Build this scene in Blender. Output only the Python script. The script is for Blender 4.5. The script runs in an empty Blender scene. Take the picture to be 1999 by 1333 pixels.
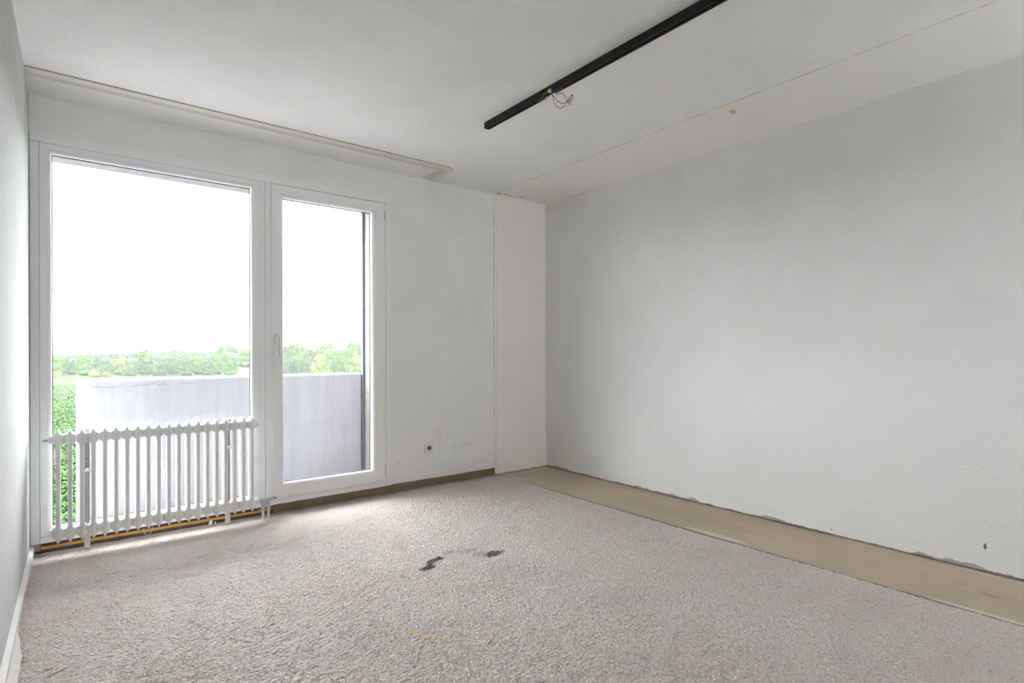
import bpy, bmesh, math, random
import numpy as np
from mathutils import Vector, Matrix, Euler
S = bpy.context.scene
C = S.collection
PI = math.pi

# ------------------------------------------------------------------ camera
F_PX, CX, HZ = 1076.0, 999.5, 687.0           # focal length and principal point for a 1999x1333 frame
YAW = math.atan((CX - 151.0) / F_PX)
ROLL = math.radians(0.17)
fw = Vector((math.sin(YAW), math.cos(YAW), 0)); rt = Vector((math.cos(YAW), -math.sin(YAW), 0)); up = Vector((0, 0, 1))
r2 = rt * math.cos(ROLL) - up * math.sin(ROLL); u2 = up * math.cos(ROLL) + rt * math.sin(ROLL)
cam = bpy.data.objects.new('camera', bpy.data.cameras.new('camera'))
cam.data.sensor_width = 36.0; cam.data.lens = 36.0 * F_PX / 1999.0
cam.data.shift_y = (HZ - 666.5) / 1999.0
cam.data.clip_start = 0.02; cam.data.clip_end = 5000
cam.matrix_world = Matrix(((r2.x, u2.x, -fw.x, 0), (r2.y, u2.y, -fw.y, 0), (r2.z, u2.z, -fw.z, 1.10), (0, 0, 0, 1)))
C.objects.link(cam); S.camera = cam

# ------------------------------------------------------------------ sky (bright overcast) and exposure
SKY = 22.0
w = bpy.data.worlds.new('overcast_sky'); S.world = w; w.use_nodes = True
bg = w.node_tree.nodes['Background']; bg.inputs[0].default_value = (0.955, 0.975, 1.0, 1); bg.inputs[1].default_value = SKY
S.view_settings.view_transform = 'Standard'; S.view_settings.look = 'None'
S.view_settings.exposure = 0.12; S.view_settings.gamma = 1.0; S.view_settings.use_curve_mapping = False
cy = S.cycles
cy.max_bounces = 14; cy.diffuse_bounces = 12; cy.glossy_bounces = 4; cy.transparent_max_bounces = 24; cy.volume_bounces = 1
cy.sample_clamp_indirect = 8.0; cy.caustics_reflective = False; cy.caustics_refractive = False

# ------------------------------------------------------------------ material helpers
class Mat:
    def __init__(s, name, rough=0.6, spec=0.3, metallic=0.0):
        s.m = bpy.data.materials.new(name); s.m.use_nodes = True
        s.t = s.m.node_tree; s.b = s.t.nodes['Principled BSDF']
        s.b.inputs['Roughness'].default_value = rough; s.b.inputs['Specular IOR Level'].default_value = spec
        s.b.inputs['Metallic'].default_value = metallic
        s._co = None
    def new(s, ty, **kw):
        n = s.t.nodes.new(ty)
        for k, v in kw.items(): setattr(n, k, v)
        return n
    def put(s, sock, v):
        if hasattr(v, 'is_output') or isinstance(v, bpy.types.NodeSocket): s.t.links.new(v, sock)
        else:
            if isinstance(v, tuple) and len(v) == 3 and sock.type == 'RGBA': v = (*v, 1)
            sock.default_value = v
    @property
    def co(s):
        if s._co is None: s._co = s.new('ShaderNodeTexCoord').outputs['Object']
        return s._co
    def xyz(s):
        n = s.new('ShaderNodeSeparateXYZ'); s.put(n.inputs[0], s.co); return n.outputs
    def math(s, op, a, b=0.0, clamp=False):
        n = s.new('ShaderNodeMath', operation=op, use_clamp=clamp); s.put(n.inputs[0], a); s.put(n.inputs[1], b); return n.outputs[0]
    def noise(s, scale, detail=3, rough=0.5, vec=None, off=None, stretch=None):
        n = s.new('ShaderNodeTexNoise'); v = vec or s.co
        if off or stretch:
            mp = s.new('ShaderNodeMapping'); s.put(mp.inputs[0], v)
            mp.inputs['Location'].default_value = off or (0, 0, 0); mp.inputs['Scale'].default_value = stretch or (1, 1, 1); v = mp.outputs[0]
        s.put(n.inputs['Vector'], v); n.inputs['Scale'].default_value = scale
        n.inputs['Detail'].default_value = detail; n.inputs['Roughness'].default_value = rough
        return n.outputs['Fac']
    def voronoi(s, scale, feature='F1'):
        n = s.new('ShaderNodeTexVoronoi', feature=feature); s.put(n.inputs['Vector'], s.co); n.inputs['Scale'].default_value = scale
        return n.outputs['Distance']
    def ramp(s, f, a, b, lo=0.0, hi=1.0):
        n = s.new('ShaderNodeMapRange', interpolation_type='SMOOTHSTEP'); s.put(n.inputs[0], f)
        n.inputs[1].default_value = a; n.inputs[2].default_value = b; n.inputs[3].default_value = lo; n.inputs[4].default_value = hi
        return n.outputs[0]
    def mix(s, f, a, b):
        n = s.new('ShaderNodeMix', data_type='RGBA'); s.put(n.inputs[0], f); s.put(n.inputs[6], a); s.put(n.inputs[7], b); return n.outputs[2]
    def blob(s, c, r, axes='XY', ns=30.0, amt=0.6, soft=0.5, rot=0.0):
        """a stain with its own ragged outline: 1 inside, 0 outside"""
        o = s.xyz(); ax = {'X': 0, 'Y': 1, 'Z': 2}
        a = s.math('SUBTRACT', o[ax[axes[0]]], c[0]); b = s.math('SUBTRACT', o[ax[axes[1]]], c[1])
        cr, sr = math.cos(rot), math.sin(rot)
        p = s.math('ADD', s.math('MULTIPLY', a, cr / r[0]), s.math('MULTIPLY', b, sr / r[0]))
        q = s.math('ADD', s.math('MULTIPLY', a, -sr / r[1]), s.math('MULTIPLY', b, cr / r[1]))
        d = s.math('SQRT', s.math('ADD', s.math('MULTIPLY', p, p), s.math('MULTIPLY', q, q)))
        d = s.math('ADD', d, s.math('MULTIPLY', s.math('SUBTRACT', s.noise(ns, 4, 0.65), 0.5), amt * 2))
        return s.ramp(d, 1.0, 1.0 - soft, 0.0, 1.0) if False else s.ramp(d, 1.0 - soft, 1.0, 1.0, 0.0)
    def color(s, c): s.put(s.b.inputs['Base Color'], c); return s
    def bump(s, h, strength=0.3, dist=0.002):
        n = s.new('ShaderNodeBump'); n.inputs['Strength'].default_value = strength; n.inputs['Distance'].default_value = dist
        s.put(n.inputs['Height'], h); s.put(s.b.inputs['Normal'], n.outputs[0]); return s

def simple(name, col, rough=0.5, spec=0.3, metallic=0.0, var=0.06, scale=8.0):
    m = Mat(name, rough, spec, metallic)
    f = m.noise(scale, 4, 0.6)
    m.color(m.mix(f, tuple(c * (1 - var) for c in col), tuple(min(1, c * (1 + var)) for c in col)))
    return m

# ------------------------------------------------------------------ mesh helpers
class MB:
    def __init__(s): s.bm = bmesh.new()
    def box(s, a, b, bev=0.0, seg=2):
        t = bmesh.new()
        vs = [t.verts.new((x, y, z)) for x in (a[0], b[0]) for y in (a[1], b[1]) for z in (a[2], b[2])]
        for f in ((0, 1, 3, 2), (4, 6, 7, 5), (0, 4, 5, 1), (2, 3, 7, 6), (0, 2, 6, 4), (1, 5, 7, 3)): t.faces.new([vs[i] for i in f])
        if bev: bmesh.ops.bevel(t, geom=t.edges[:], offset=bev, segments=seg, profile=0.5, affect='EDGES')
        s.join(t); return s
    def join(s, t):
        m = bpy.data.meshes.new('tmp'); t.to_mesh(m); t.free(); s.bm.from_mesh(m); bpy.data.meshes.remove(m)
    def loft(s, rings, cap=True, closed=True):
        R = [[s.bm.verts.new(p) for p in r] for r in rings]; n = len(R[0])
        for i in range(len(R) - 1):
            for j in range(n if closed else n - 1):
                k = (j + 1) % n; s.bm.faces.new((R[i][j], R[i][k], R[i + 1][k], R[i + 1][j]))
        if cap and closed:
            s.bm.faces.new(R[0][::-1]); s.bm.faces.new(R[-1])
        return s
    def cyl(s, p, q, r, n=16, r1=None):
        p, q = Vector(p), Vector(q); d = (q - p).normalized()
        a = d.orthogonal().normalized(); b = d.cross(a); r1 = r if r1 is None else r1
        rings = [[c + (a * math.cos(t) + b * math.sin(t)) * rr for t in [2 * PI * i / n for i in range(n)]] for c, rr in ((p, r), (q, r1))]
        return s.loft(rings)
    def tube(s, pts, r, n=8, smooth=6):
        P = [Vector(p) for p in pts]
        if smooth:
            Q = []
            for i in range(len(P) - 1):
                p0, p1, p2, p3 = P[max(i - 1, 0)], P[i], P[i + 1], P[min(i + 2, len(P) - 1)]
                for k in range(smooth):
                    t = k / smooth
                    Q.append(0.5 * ((2 * p1) + (p2 - p0) * t + (2 * p0 - 5 * p1 + 4 * p2 - p3) * t * t + (3 * p1 - p0 - 3 * p2 + p3) * t ** 3))
            P = Q + [P[-1]]
        rings = []; ref = None
        for i, c in enumerate(P):
            d = (P[min(i + 1, len(P) - 1)] - P[max(i - 1, 0)]).normalized()
            a = d.orthogonal().normalized() if ref is None else (ref - d * ref.dot(d)).normalized()
            ref = a; b = d.cross(a)
            rings.append([c + (a * math.cos(t) + b * math.sin(t)) * r for t in [2 * PI * k / n for k in range(n)]])
        return s.loft(rings)
    def frame(s, x0, x1, z0, z1, prof):
        """mitred rectangular frame: prof = closed list of (inset, y)"""
        rings = []
        for (cx_, cz_, sx, sz) in ((x0, z0, 1, 1), (x1, z0, -1, 1), (x1, z1, -1, -1), (x0, z1, 1, -1)):
            rings.append([(cx_ + sx * i, y, cz_ + sz * i) for i, y in prof])
        rings.append(rings[0])
        s.loft(rings, cap=False); bmesh.ops.remove_doubles(s.bm, verts=s.bm.verts[:], dist=1e-6); return s
    def blob(s, c, r, sub=2, jit=0.0, rnd=None):
        t = bmesh.new(); bmesh.ops.create_icosphere(t, subdivisions=sub, radius=1)
        for v in t.verts:
            k = 1 + (rnd.uniform(-jit, jit) if rnd else 0)
            v.co = Vector((c[0] + v.co.x * r[0] * k, c[1] + v.co.y * r[1] * k, c[2] + v.co.z * r[2] * k))
        s.join(t); return s
    def build(s, name, mat, parent=None, smooth=False, **tags):
        bmesh.ops.recalc_face_normals(s.bm, faces=s.bm.faces[:])
        me = bpy.data.meshes.new(name); s.bm.to_mesh(me); s.bm.free()
        if mat: me.materials.append(mat.m if isinstance(mat, Mat) else mat)
        if smooth:
            me.shade_smooth() if hasattr(me, 'shade_smooth') else None
            try: me.set_sharp_from_angle(angle=math.radians(35))
            except Exception: pass
        o = bpy.data.objects.new(name, me); C.objects.link(o)
        if parent: o.parent = parent
        for k, v in tags.items(): o[k] = v
        return o

def root(name, label=None, category=None, group=None, kind=None, loc=(0, 0, 0)):
    o = bpy.data.objects.new(name, None); C.objects.link(o); o.location = loc; o.empty_display_size = 0.1
    for k, v in (('label', label), ('category', category), ('group', group), ('kind', kind)):
        if v: o[k] = v
    return o
def tag(o, label, category, group=None, kind=None):
    o['label'] = label; o['category'] = category
    if group: o['group'] = group
    if kind: o['kind'] = kind
    return o
def settle(o):
    """move the origin of a top-level empty onto its base without moving its parts"""
    return o

# ------------------------------------------------------------------ room measures (metres; camera at x=0, y=0)
XL, XR, YB, YR, ZC = -0.205, 3.572, 4.0, -1.3, 2.527
XS = 2.962                     # where the carpet and the white ceiling paint stop (old fitted wardrobe)
CARPET_T = 0.012

# ------------------------------------------------------------------ materials
def plaster(name, base, strip=False, back=False, right=False, left=False):
    m = Mat(name, 0.9, 0.15)
    o = m.xyz()
    n1 = m.noise(2.6, 5, 0.62); n2 = m.noise(7.0, 4, 0.6, off=(3.1, 1.7, 8.2))
    g = tuple(a * b for a, b in zip(base, (0.955, 0.968, 0.95))); p = tuple(a * b for a, b in zip(base, (1.0, 0.98, 0.962)))
    hi = m.ramp(m.math('ADD', o[2], m.math('MULTIPLY', n2, 0.6)), 1.0, 1.9, 0.25, 1.0)
    c = m.mix(m.math('MULTIPLY', m.ramp(n1, 0.40, 0.62), hi), base, g)
    c = m.mix(m.math('MULTIPLY', m.ramp(n2, 0.50, 0.68), m.math('MULTIPLY', hi, 0.8)), c, p)
    if strip:                                          # papered strip left by the old wardrobe
        warm = tuple(a * b for a, b in zip(base, (1.0, 0.965, 0.93)))
        k = m.ramp(o[0], XS - 0.012, XS - 0.008)
        c = m.mix(m.math('MULTIPLY', k, 0.5), c, warm)
        ln = m.math('MULTIPLY', m.ramp(o[0], XS - 0.016, XS - 0.012), m.ramp(o[0], XS - 0.011, XS - 0.007, 1, 0))
        ln = m.math('MULTIPLY', ln, m.ramp(m.noise(9, 5, 0.7), 0.36, 0.6, 0.15, 0.9))
        c = m.mix(ln, c, (0.30, 0.25, 0.20))
    if strip and not back:                             # glue spots on the ceiling strip
        y = m.blob((3.07, 1.76), (0.045, 0.022), ns=45, amt=0.7, soft=0.4, rot=0.3)
        c = m.mix(m.math('MULTIPLY', y, 0.85), c, (0.62, 0.42, 0.13))
        y = m.blob((3.055, 3.955), (0.05, 0.028), ns=30, amt=0.4, soft=0.3, rot=0.1)
        c = m.mix(m.math('MULTIPLY', y, 0.8), c, (0.70, 0.52, 0.26))
        for q, r, k in (((2.99, 3.985), (0.02, 0.05), 0.8), ((3.12, 3.97), (0.03, 0.012), 0.7), ((3.22, 3.93), (0.03, 0.018), 0.6)):
            c = m.mix(m.math('MULTIPLY', m.blob(q, r, ns=60, amt=1.1, soft=0.4), k), c, (0.20, 0.18, 0.15))
    if back:                                           # scuffs above the skirting and second line of the papered strip
        ln = m.math('MULTIPLY', m.ramp(o[0], XS + 0.012, XS + 0.014), m.ramp(o[0], XS + 0.016, XS + 0.019, 1, 0))
        c = m.mix(m.math('MULTIPLY', ln, 0.35), c, (0.42, 0.36, 0.30))
        for q, r, k in (((2.37, 0.42), (0.03, 0.09), 0.10), ((2.62, 0.30), (0.10, 0.05), 0.10), ((2.52, 0.27), (0.05, 0.03), 0.08),
                        ((2.85, 0.14), (0.05, 0.015), 0.16), ((1.62, 2.30), (0.01, 0.02), 0.5), ((2.0, 0.22), (0.02, 0.04), 0.08)):
            c = m.mix(m.math('MULTIPLY', m.blob(q, r, 'XZ', ns=22, amt=0.9, soft=0.7), k), c, (0.36, 0.31, 0.27))
        gl = m.ramp(m.math('ADD', o[2], m.math('MULTIPLY', m.noise(16, 4, 0.6), 0.034)), 0.012, 0.020, 1, 0)
        c = m.mix(m.math('MULTIPLY', gl, 0.85), c, (0.16, 0.12, 0.085))
    if left:                                           # greenish mildew towards the top corner
        for q, r, k in (((3.05, 2.35), (0.55, 0.34), 0.3), ((3.75, 2.15), (0.16, 0.40), 0.35), ((2.2, 2.45), (0.5, 0.2), 0.25)):
            c = m.mix(m.math('MULTIPLY', m.blob(q, r, 'YZ', ns=6, amt=0.8, soft=0.9), k), c, (0.42, 0.47, 0.37))
    if right:                                          # bare plaster where the skirting was pulled off, a faint pencil line, a hole
        e = m.math('ADD', o[2], m.math('MULTIPLY', m.math('SUBTRACT', m.noise(3.2, 5, 0.7), 0.5), 0.11))
        c = m.mix(m.ramp(e, 0.002, 0.006, 0.9, 0.0), c, (0.36, 0.34, 0.33))
        e2 = m.math('ADD', o[2], m.math('MULTIPLY', m.math('SUBTRACT', m.noise(14, 5, 0.7, off=(5, 0, 0)), 0.5), 0.02))
        c = m.mix(m.ramp(e2, -0.006, 0.001, 0.85, 0.0), c, (0.13, 0.10, 0.08))
        ln = m.math('MULTIPLY', m.ramp(o[2], 0.055, 0.057), m.ramp(o[2], 0.058, 0.060, 1, 0))
        c = m.mix(m.math('MULTIPLY', ln, 0.13), c, (0.45, 0.43, 0.42))
        c = m.mix(m.blob((0.703, 0.118), (0.0065, 0.016), 'YZ', ns=90, amt=0.5, soft=0.15), c, (0.17, 0.20, 0.07))
        for q in ((1.42, 0.024), (3.0, 1.2)):
            c = m.mix(m.blob(q, (0.004, 0.004), 'YZ', ns=90, amt=0.3, soft=0.2), c, (0.1, 0.08, 0.06))
    m.color(c)
    h = m.math('ADD', m.noise(150, 3, 0.6), m.math('MULTIPLY', m.ramp(m.noise(75, 2, 0.5), 0.45, 0.75), 1.2))
    m.bump(h, 0.3, 0.002)
    return m
WHITE = (0.85, 0.853, 0.86)
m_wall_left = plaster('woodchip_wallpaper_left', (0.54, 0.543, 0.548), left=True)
m_wall_right = plaster('woodchip_wallpaper_right', WHITE, right=True)
m_wall_back = plaster('woodchip_wallpaper_back', (0.92, 0.92, 0.92), strip=True, back=True)
m_ceiling = plaster('woodchip_ceiling', (0.945, 0.947, 0.95), strip=True)
m_wall_rear = plaster('woodchip_wallpaper_rear', WHITE)
m_facade = simple('facade_render', (0.62, 0.61, 0.60), 0.9, 0.1)
m_caulk = simple('white_caulk', (0.84, 0.84, 0.82), 0.6)

m_upvc = simple('white_window_plastic', (0.93, 0.933, 0.94), 0.35, 0.4, var=0.015, scale=3)
m_gasket = simple('dark_rubber_gasket', (0.10, 0.11, 0.135), 0.6)
m_white_trim = simple('white_plastic_trim', (0.78, 0.78, 0.78), 0.45, 0.4, var=0.03)
m_handle = simple('white_door_handle', (0.72, 0.72, 0.71), 0.35, 0.5, var=0.01)

def glass_material():
    m = bpy.data.materials.new('window_glass'); m.use_nodes = True; t = m.node_tree; t.nodes.clear(); N = t.nodes.new; Lk = t.links.new
    out = N('ShaderNodeOutputMaterial'); mx = N('ShaderNodeMixShader'); tr = N('ShaderNodeBsdfTransparent'); gl = N('ShaderNodeBsdfGlossy')
    tr.inputs[0].default_value = (0.985, 0.99, 0.988, 1); gl.inputs['Roughness'].default_value = 0.0
    # Schlick reflectance, the same from both faces of the thin pane
    ge = N('ShaderNodeNewGeometry'); dt = N('ShaderNodeVectorMath'); dt.operation = 'DOT_PRODUCT'
    Lk(ge.outputs['Incoming'], dt.inputs[0]); Lk(ge.outputs['Normal'], dt.inputs[1])
    def mth(op, a, b):
        n = N('ShaderNodeMath'); n.operation = op
        for k, v in ((0, a), (1, b)):
            if isinstance(v, float): n.inputs[k].default_value = v
            else: Lk(v, n.inputs[k])
        return n.outputs[0]
    f = mth('ADD', mth('MULTIPLY', mth('POWER', mth('SUBTRACT', 1.0, mth('ABSOLUTE', dt.outputs['Value'], 0.0)), 5.0), 0.96), 0.04)
    Lk(f, mx.inputs[0]); Lk(tr.outputs[0], mx.inputs[1]); Lk(gl.outputs[0], mx.inputs[2])
    Lk(mx.outputs[0], out.inputs['Surface']); return m
m_glass = glass_material()

def carpet_material():
    m = Mat('worn_beige_carpet', 0.95, 0.05)
    v = m.voronoi(120.0); n0 = m.noise(130, 3, 0.7); n1 = m.noise(1.3, 5, 0.6); n2 = m.noise(90, 4, 0.7, off=(2, 5, 1))
    n3 = m.noise(5.5, 4, 0.6, off=(7, 2, 0))
    a, b = (0.635, 0.58, 0.548), (0.575, 0.517, 0.478)
    c = m.mix(m.ramp(n1, 0.35, 0.68), a, b)
    c = m.mix(m.math('MULTIPLY', m.ramp(n3, 0.5, 0.75), 0.45), c, (0.585, 0.575, 0.575))
    c = m.mix(m.math('MULTIPLY', m.ramp(n2, 0.54, 0.66), 0.65), c, (0.31, 0.235, 0.185))
    c = m.mix(m.math('MULTIPLY', m.ramp(n2, 0.40, 0.28), 0.45), c, (0.63, 0.595, 0.57))
    c = m.mix(m.math('MULTIPLY', m.ramp(n0, 0.54, 0.68), 0.5), c, (0.30, 0.25, 0.215))
    o = m.xyz()
    # trodden-in dirt along the skirting
    e = m.math('ADD', o[1], m.math('MULTIPLY', m.math('SUBTRACT', m.noise(6, 5, 0.65), 0.5), 0.22))
    e = m.math('SUBTRACT', e, m.math('MULTIPLY', m.ramp(o[0], 0.7, 1.3, 1, 0), 0.0))
    c = m.mix(m.ramp(e, 3.78, 3.97, 0.0, 0.42), c, (0.36, 0.285, 0.215))
    c = m.mix(m.ramp(e, 3.90, 3.99, 0.0, 0.5), c, (0.20, 0.15, 0.11))
    e = m.math('ADD', o[0], m.math('MULTIPLY', m.math('SUBTRACT', m.noise(8, 5, 0.65), 0.5), 0.06))
    c = m.mix(m.ramp(e, -0.19, -0.13, 0.4, 0.0), c, (0.33, 0.28, 0.25))
    # broad grey soiling
    for q, r, k, rot in (((1.75, 2.15), (0.45, 0.22), 0.22, -0.9), ((1.95, 1.62), (0.30, 0.16), 0.2, -0.7), ((1.62, 2.55), (0.28, 0.10), 0.3, 0.1), ((1.15, 2.95), (0.30, 0.12), 0.25, 0.0), ((0.9, 3.2), (0.3, 0.25), 0.2, 0.0)):
        c = m.mix(m.math('MULTIPLY', m.blob(q, r, ns=7, amt=0.9, soft=0.9, rot=rot), k), c, (0.36, 0.365, 0.385))
    # ink-black stains
    for q, r, k, rot, am in (((1.477, 2.545), (0.075, 0.034), 0.9, 0.35, 0.55), ((1.520, 2.560), (0.022, 0.03), 0.95, 0.6, 0.4), ((1.405, 2.478), (0.062, 0.036), 0.9, 0.2, 0.6),
                         ((1.435, 2.512), (0.02, 0.02), 0.9, 0, 0.5), ((1.785, 2.43), (0.08, 0.045), 0.85, 0.1, 0.6), ((1.72, 2.47), (0.06, 0.05), 0.3, 0, 0.7), ((1.60, 2.60), (0.06, 0.03), 0.3, 0, 0.8), ((1.71, 2.55), (0.06, 0.03), 0.3, 0, 0.8)):
        c = m.mix(m.math('MULTIPLY', m.blob(q, r, ns=60, amt=am * 1.2, soft=0.5, rot=rot), k), c, (0.045, 0.048, 0.06))
    # yellow spill, worn brown nicks
    for q, r, rot in (((1.03, 1.945), (0.045, 0.013), -1.0), ((1.06, 1.865), (0.05, 0.022), -1.1), ((1.10, 1.845), (0.05, 0.010), 0.3)):
        c = m.mix(m.math('MULTIPLY', m.blob(q, r, ns=50, amt=0.7, soft=0.6, rot=rot), 0.75), c, (0.66, 0.43, 0.20))
    for q, r, rot in (((1.231, 1.697), (0.034, 0.008), 0.5), ((-0.055, 2.47), (0.07, 0.010), 0.6), ((-0.085, 2.51), (0.05, 0.008), 0.6), ((0.466, 2.48), (0.020, 0.010), 0.4), ((0.49, 2.41), (0.024, 0.008), 0.5),
                      ((0.62, 2.36), (0.02, 0.008), 0.3), ((0.64, 2.44), (0.02, 0.008), 0.3), ((0.60, 2.52), (0.035, 0.006), 0.2), ((0.13, 3.40), (0.05, 0.006), 0.3), ((0.52, 3.38), (0.02, 0.008), 0.2), ((0.66, 3.40), (0.02, 0.006), 0.2), ((0.86, 2.98), (0.02, 0.006), 0.2), ((1.29, 2.76), (0.02, 0.006), 0), ((1.25, 2.45), (0.02, 0.008), 0)):
        c = m.mix(m.math('MULTIPLY', m.blob(q, r, ns=55, amt=0.6, soft=0.5, rot=rot), 0.8), c, (0.27, 0.20, 0.12))
    m.color(c)
    h = m.math('ADD', m.math('MULTIPLY', v, -1.3), m.math('MULTIPLY', m.noise(140, 4, 0.7), 1.6))
    m.bump(h, 0.6, 0.004)
    return m
m_carpet = carpet_material()

def screed_material():
    m = Mat('bare_screed_floor', 0.55, 0.3)
    n1 = m.noise(2.2, 5, 0.6, stretch=(1, 0.5, 1)); n2 = m.noise(14, 5, 0.65)
    c = m.mix(m.ramp(n1, 0.35, 0.65), (0.445, 0.372, 0.272), (0.385, 0.324, 0.238))
    c = m.mix(m.math('MULTIPLY', m.ramp(n2, 0.55, 0.75), 0.3), c, (0.56, 0.47, 0.35))
    for q, r, rot, k in (((3.03, 1.86), (0.035, 0.22), 0.02, 0.7), ((3.00, 0.50), (0.03, 0.32), -0.03, 0.75), ((3.02, 3.72), (0.05, 0.20), -0.3, 0.45), ((3.30, 3.93), (0.28, 0.03), 0.1, 0.35), ((3.54, 0.62), (0.02, 0.22), 0.0, 0.5), ((3.0, 2.85), (0.02, 0.12), 0.1, 0.4)):
        c = m.mix(m.math('MULTIPLY', m.blob(q, r, ns=9, amt=0.22, soft=0.25, rot=rot), k), c, (0.60, 0.56, 0.47))
    for q, r, rot in (((3.3, 0.75), (0.008, 0.05), 0.3), ((3.33, 0.9), (0.006, 0.04), 0.5), ((3.25, 0.62), (0.02, 0.06), -0.3)):
        c = m.mix(m.math('MULTIPLY', m.blob(q, r, ns=40, amt=0.6, soft=0.6, rot=rot), 0.5), c, (0.24, 0.19, 0.13))
    o = m.xyz()
    e = m.math('ADD', o[0], m.math('MULTIPLY', m.math('SUBTRACT', m.noise(30, 5, 0.7), 0.5), 0.016))
    c = m.mix(m.ramp(e, XS + 0.030, XS + 0.040, 0.9, 0.0), c, (0.09, 0.085, 0.09))
    m.color(c); m.bump(n2, 0.15, 0.001)
    return m
m_screed = screed_material()

def skirting_material():
    m = Mat('brown_carpet_skirting', 0.95, 0.05)
    n = m.noise(160, 4, 0.75); n1 = m.noise(9, 4, 0.6)
    c = m.mix(m.ramp(n, 0.35, 0.7), (0.10, 0.070, 0.048), (0.32, 0.245, 0.175))
    m.color(m.mix(m.math('MULTIPLY', m.ramp(n1, 0.4, 0.7), 0.5), c, (0.26, 0.20, 0.14))); m.bump(n, 0.8, 0.004); return m
m_skirt = skirting_material()
def foam_material():
    m = Mat('orange_edge_board', 0.85, 0.1)
    o = m.xyz(); e = m.math('ADD', o[2], m.math('MULTIPLY', m.math('SUBTRACT', m.noise(12, 4, 0.6), 0.5), 0.006))
    k = m.math('MULTIPLY', m.ramp(e, 0.015, 0.017), m.ramp(e, 0.030, 0.032, 1, 0))
    c = m.mix(k, m.mix(m.noise(30, 4, 0.7), (0.075, 0.065, 0.06), (0.15, 0.13, 0.12)), m.mix(m.noise(22, 4, 0.6), (0.42, 0.20, 0.045), (0.62, 0.33, 0.09)))
    m.color(c); return m
m_foam = foam_material()

def radiator_paint():
    m = Mat('white_radiator_enamel', 0.32, 0.45)
    c = m.mix(m.noise(4, 3), (0.925, 0.925, 0.925), (0.935, 0.935, 0.935))
    c = m.mix(m.ramp(m.noise(55, 3, 0.6, stretch=(1, 1, 0.5)), 0.755, 0.775, 0, 0.85), c, (0.17, 0.12, 0.09))
    m.color(c); return m
m_rad = radiator_paint()
m_grey_steel = simple('grey_galvanised_steel', (0.33, 0.33, 0.33), 0.5, 0.4, var=0.12)
m_valve = simple('aged_grey_valve_metal', (0.55, 0.56, 0.57), 0.38, 0.5, 0.4, var=0.2, scale=40)
m_rust = simple('rusty_spindle', (0.20, 0.075, 0.04), 0.8)
m_chip = simple('chipped_white_pipe', (0.74, 0.73, 0.70), 0.5, var=0.15, scale=40)
m_black = simple('black_track_paint', (0.012, 0.012, 0.013), 0.5, 0.25, var=0.1)
m_blackin = simple('black_channel_inside', (0.004, 0.004, 0.004), 0.8, 0.1)
m_darkplastic = simple('dark_connector_plastic', (0.035, 0.034, 0.036), 0.5)
m_blue = simple('dark_blue_wire', (0.03, 0.035, 0.07), 0.4); m_brown = simple('brown_wire', (0.09, 0.035, 0.022), 0.4)
m_yg = simple('yellow_green_wire', (0.20, 0.17, 0.03), 0.4); m_copper = simple('orange_wire', (0.45, 0.20, 0.07), 0.4)
m_cream = simple('yellowed_cream_plastic', (0.84, 0.80, 0.715), 0.4, 0.4, var=0.02)
m_sockdark = simple('dark_socket_well', (0.16, 0.14, 0.12), 0.5)
m_sockhole = simple('socket_contact_hole', (0.02, 0.02, 0.02), 0.7)
def rail_material():
    m = Mat('cream_curtain_rail', 0.5, 0.3)
    m.color(m.mix(m.noise(5, 4, 0.6), (0.82, 0.785, 0.74), (0.75, 0.71, 0.66))); return m
m_rail = rail_material()
m_railgroove = simple('rail_groove', (0.16, 0.10, 0.08), 0.8)

def concrete_material():
    m = Mat('weathered_concrete', 0.9, 0.1)
    s1 = m.noise(3.0, 5, 0.6, stretch=(3.5, 1, 0.35)); n2 = m.noise(35, 4, 0.7)
    c = m.mix(m.ramp(s1, 0.35, 0.7), (0.4293, 0.4293, 0.4605), (0.3668, 0.3638, 0.3981))
    c = m.mix(m.math('MULTIPLY', m.ramp(n2, 0.66, 0.8), 0.5), c, (0.17, 0.17, 0.19))
    o = m.xyz()
    # a wandering hairline crack below the coping
    k = m.math('ABSOLUTE', m.math('SUBTRACT', m.math('ADD', o[2], m.math('MULTIPLY', m.math('SUBTRACT', m.noise(9, 6, 0.75, stretch=(1, 1, 0.05)), 0.5), 0.12)), 0.858))
    k = m.math('MULTIPLY', m.ramp(k, 0.001, 0.004, 1, 0), m.math('MULTIPLY', m.ramp(o[0], 0.06, 0.10), m.ramp(o[0], 0.70, 0.74, 1, 0)))
    k = m.math('MULTIPLY', k, m.ramp(m.noise(6, 2, off=(4, 4, 4)), 0.34, 0.44))
    c = m.mix(m.math('MULTIPLY', k, 0.5), c, (0.05, 0.05, 0.055))
    m.color(c); m.bump(n2, 0.2, 0.003); return m
m_conc = concrete_material()
def soffit_material():
    m = Mat('mossy_soffit', 0.95, 0.05)
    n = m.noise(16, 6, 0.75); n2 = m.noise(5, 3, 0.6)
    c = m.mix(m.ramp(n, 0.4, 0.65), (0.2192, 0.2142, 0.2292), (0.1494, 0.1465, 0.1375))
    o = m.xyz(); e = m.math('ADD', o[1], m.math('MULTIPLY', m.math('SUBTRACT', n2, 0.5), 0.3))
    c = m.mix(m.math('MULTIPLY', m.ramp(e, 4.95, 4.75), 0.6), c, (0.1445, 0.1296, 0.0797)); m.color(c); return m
m_soffit = soffit_material()
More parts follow.
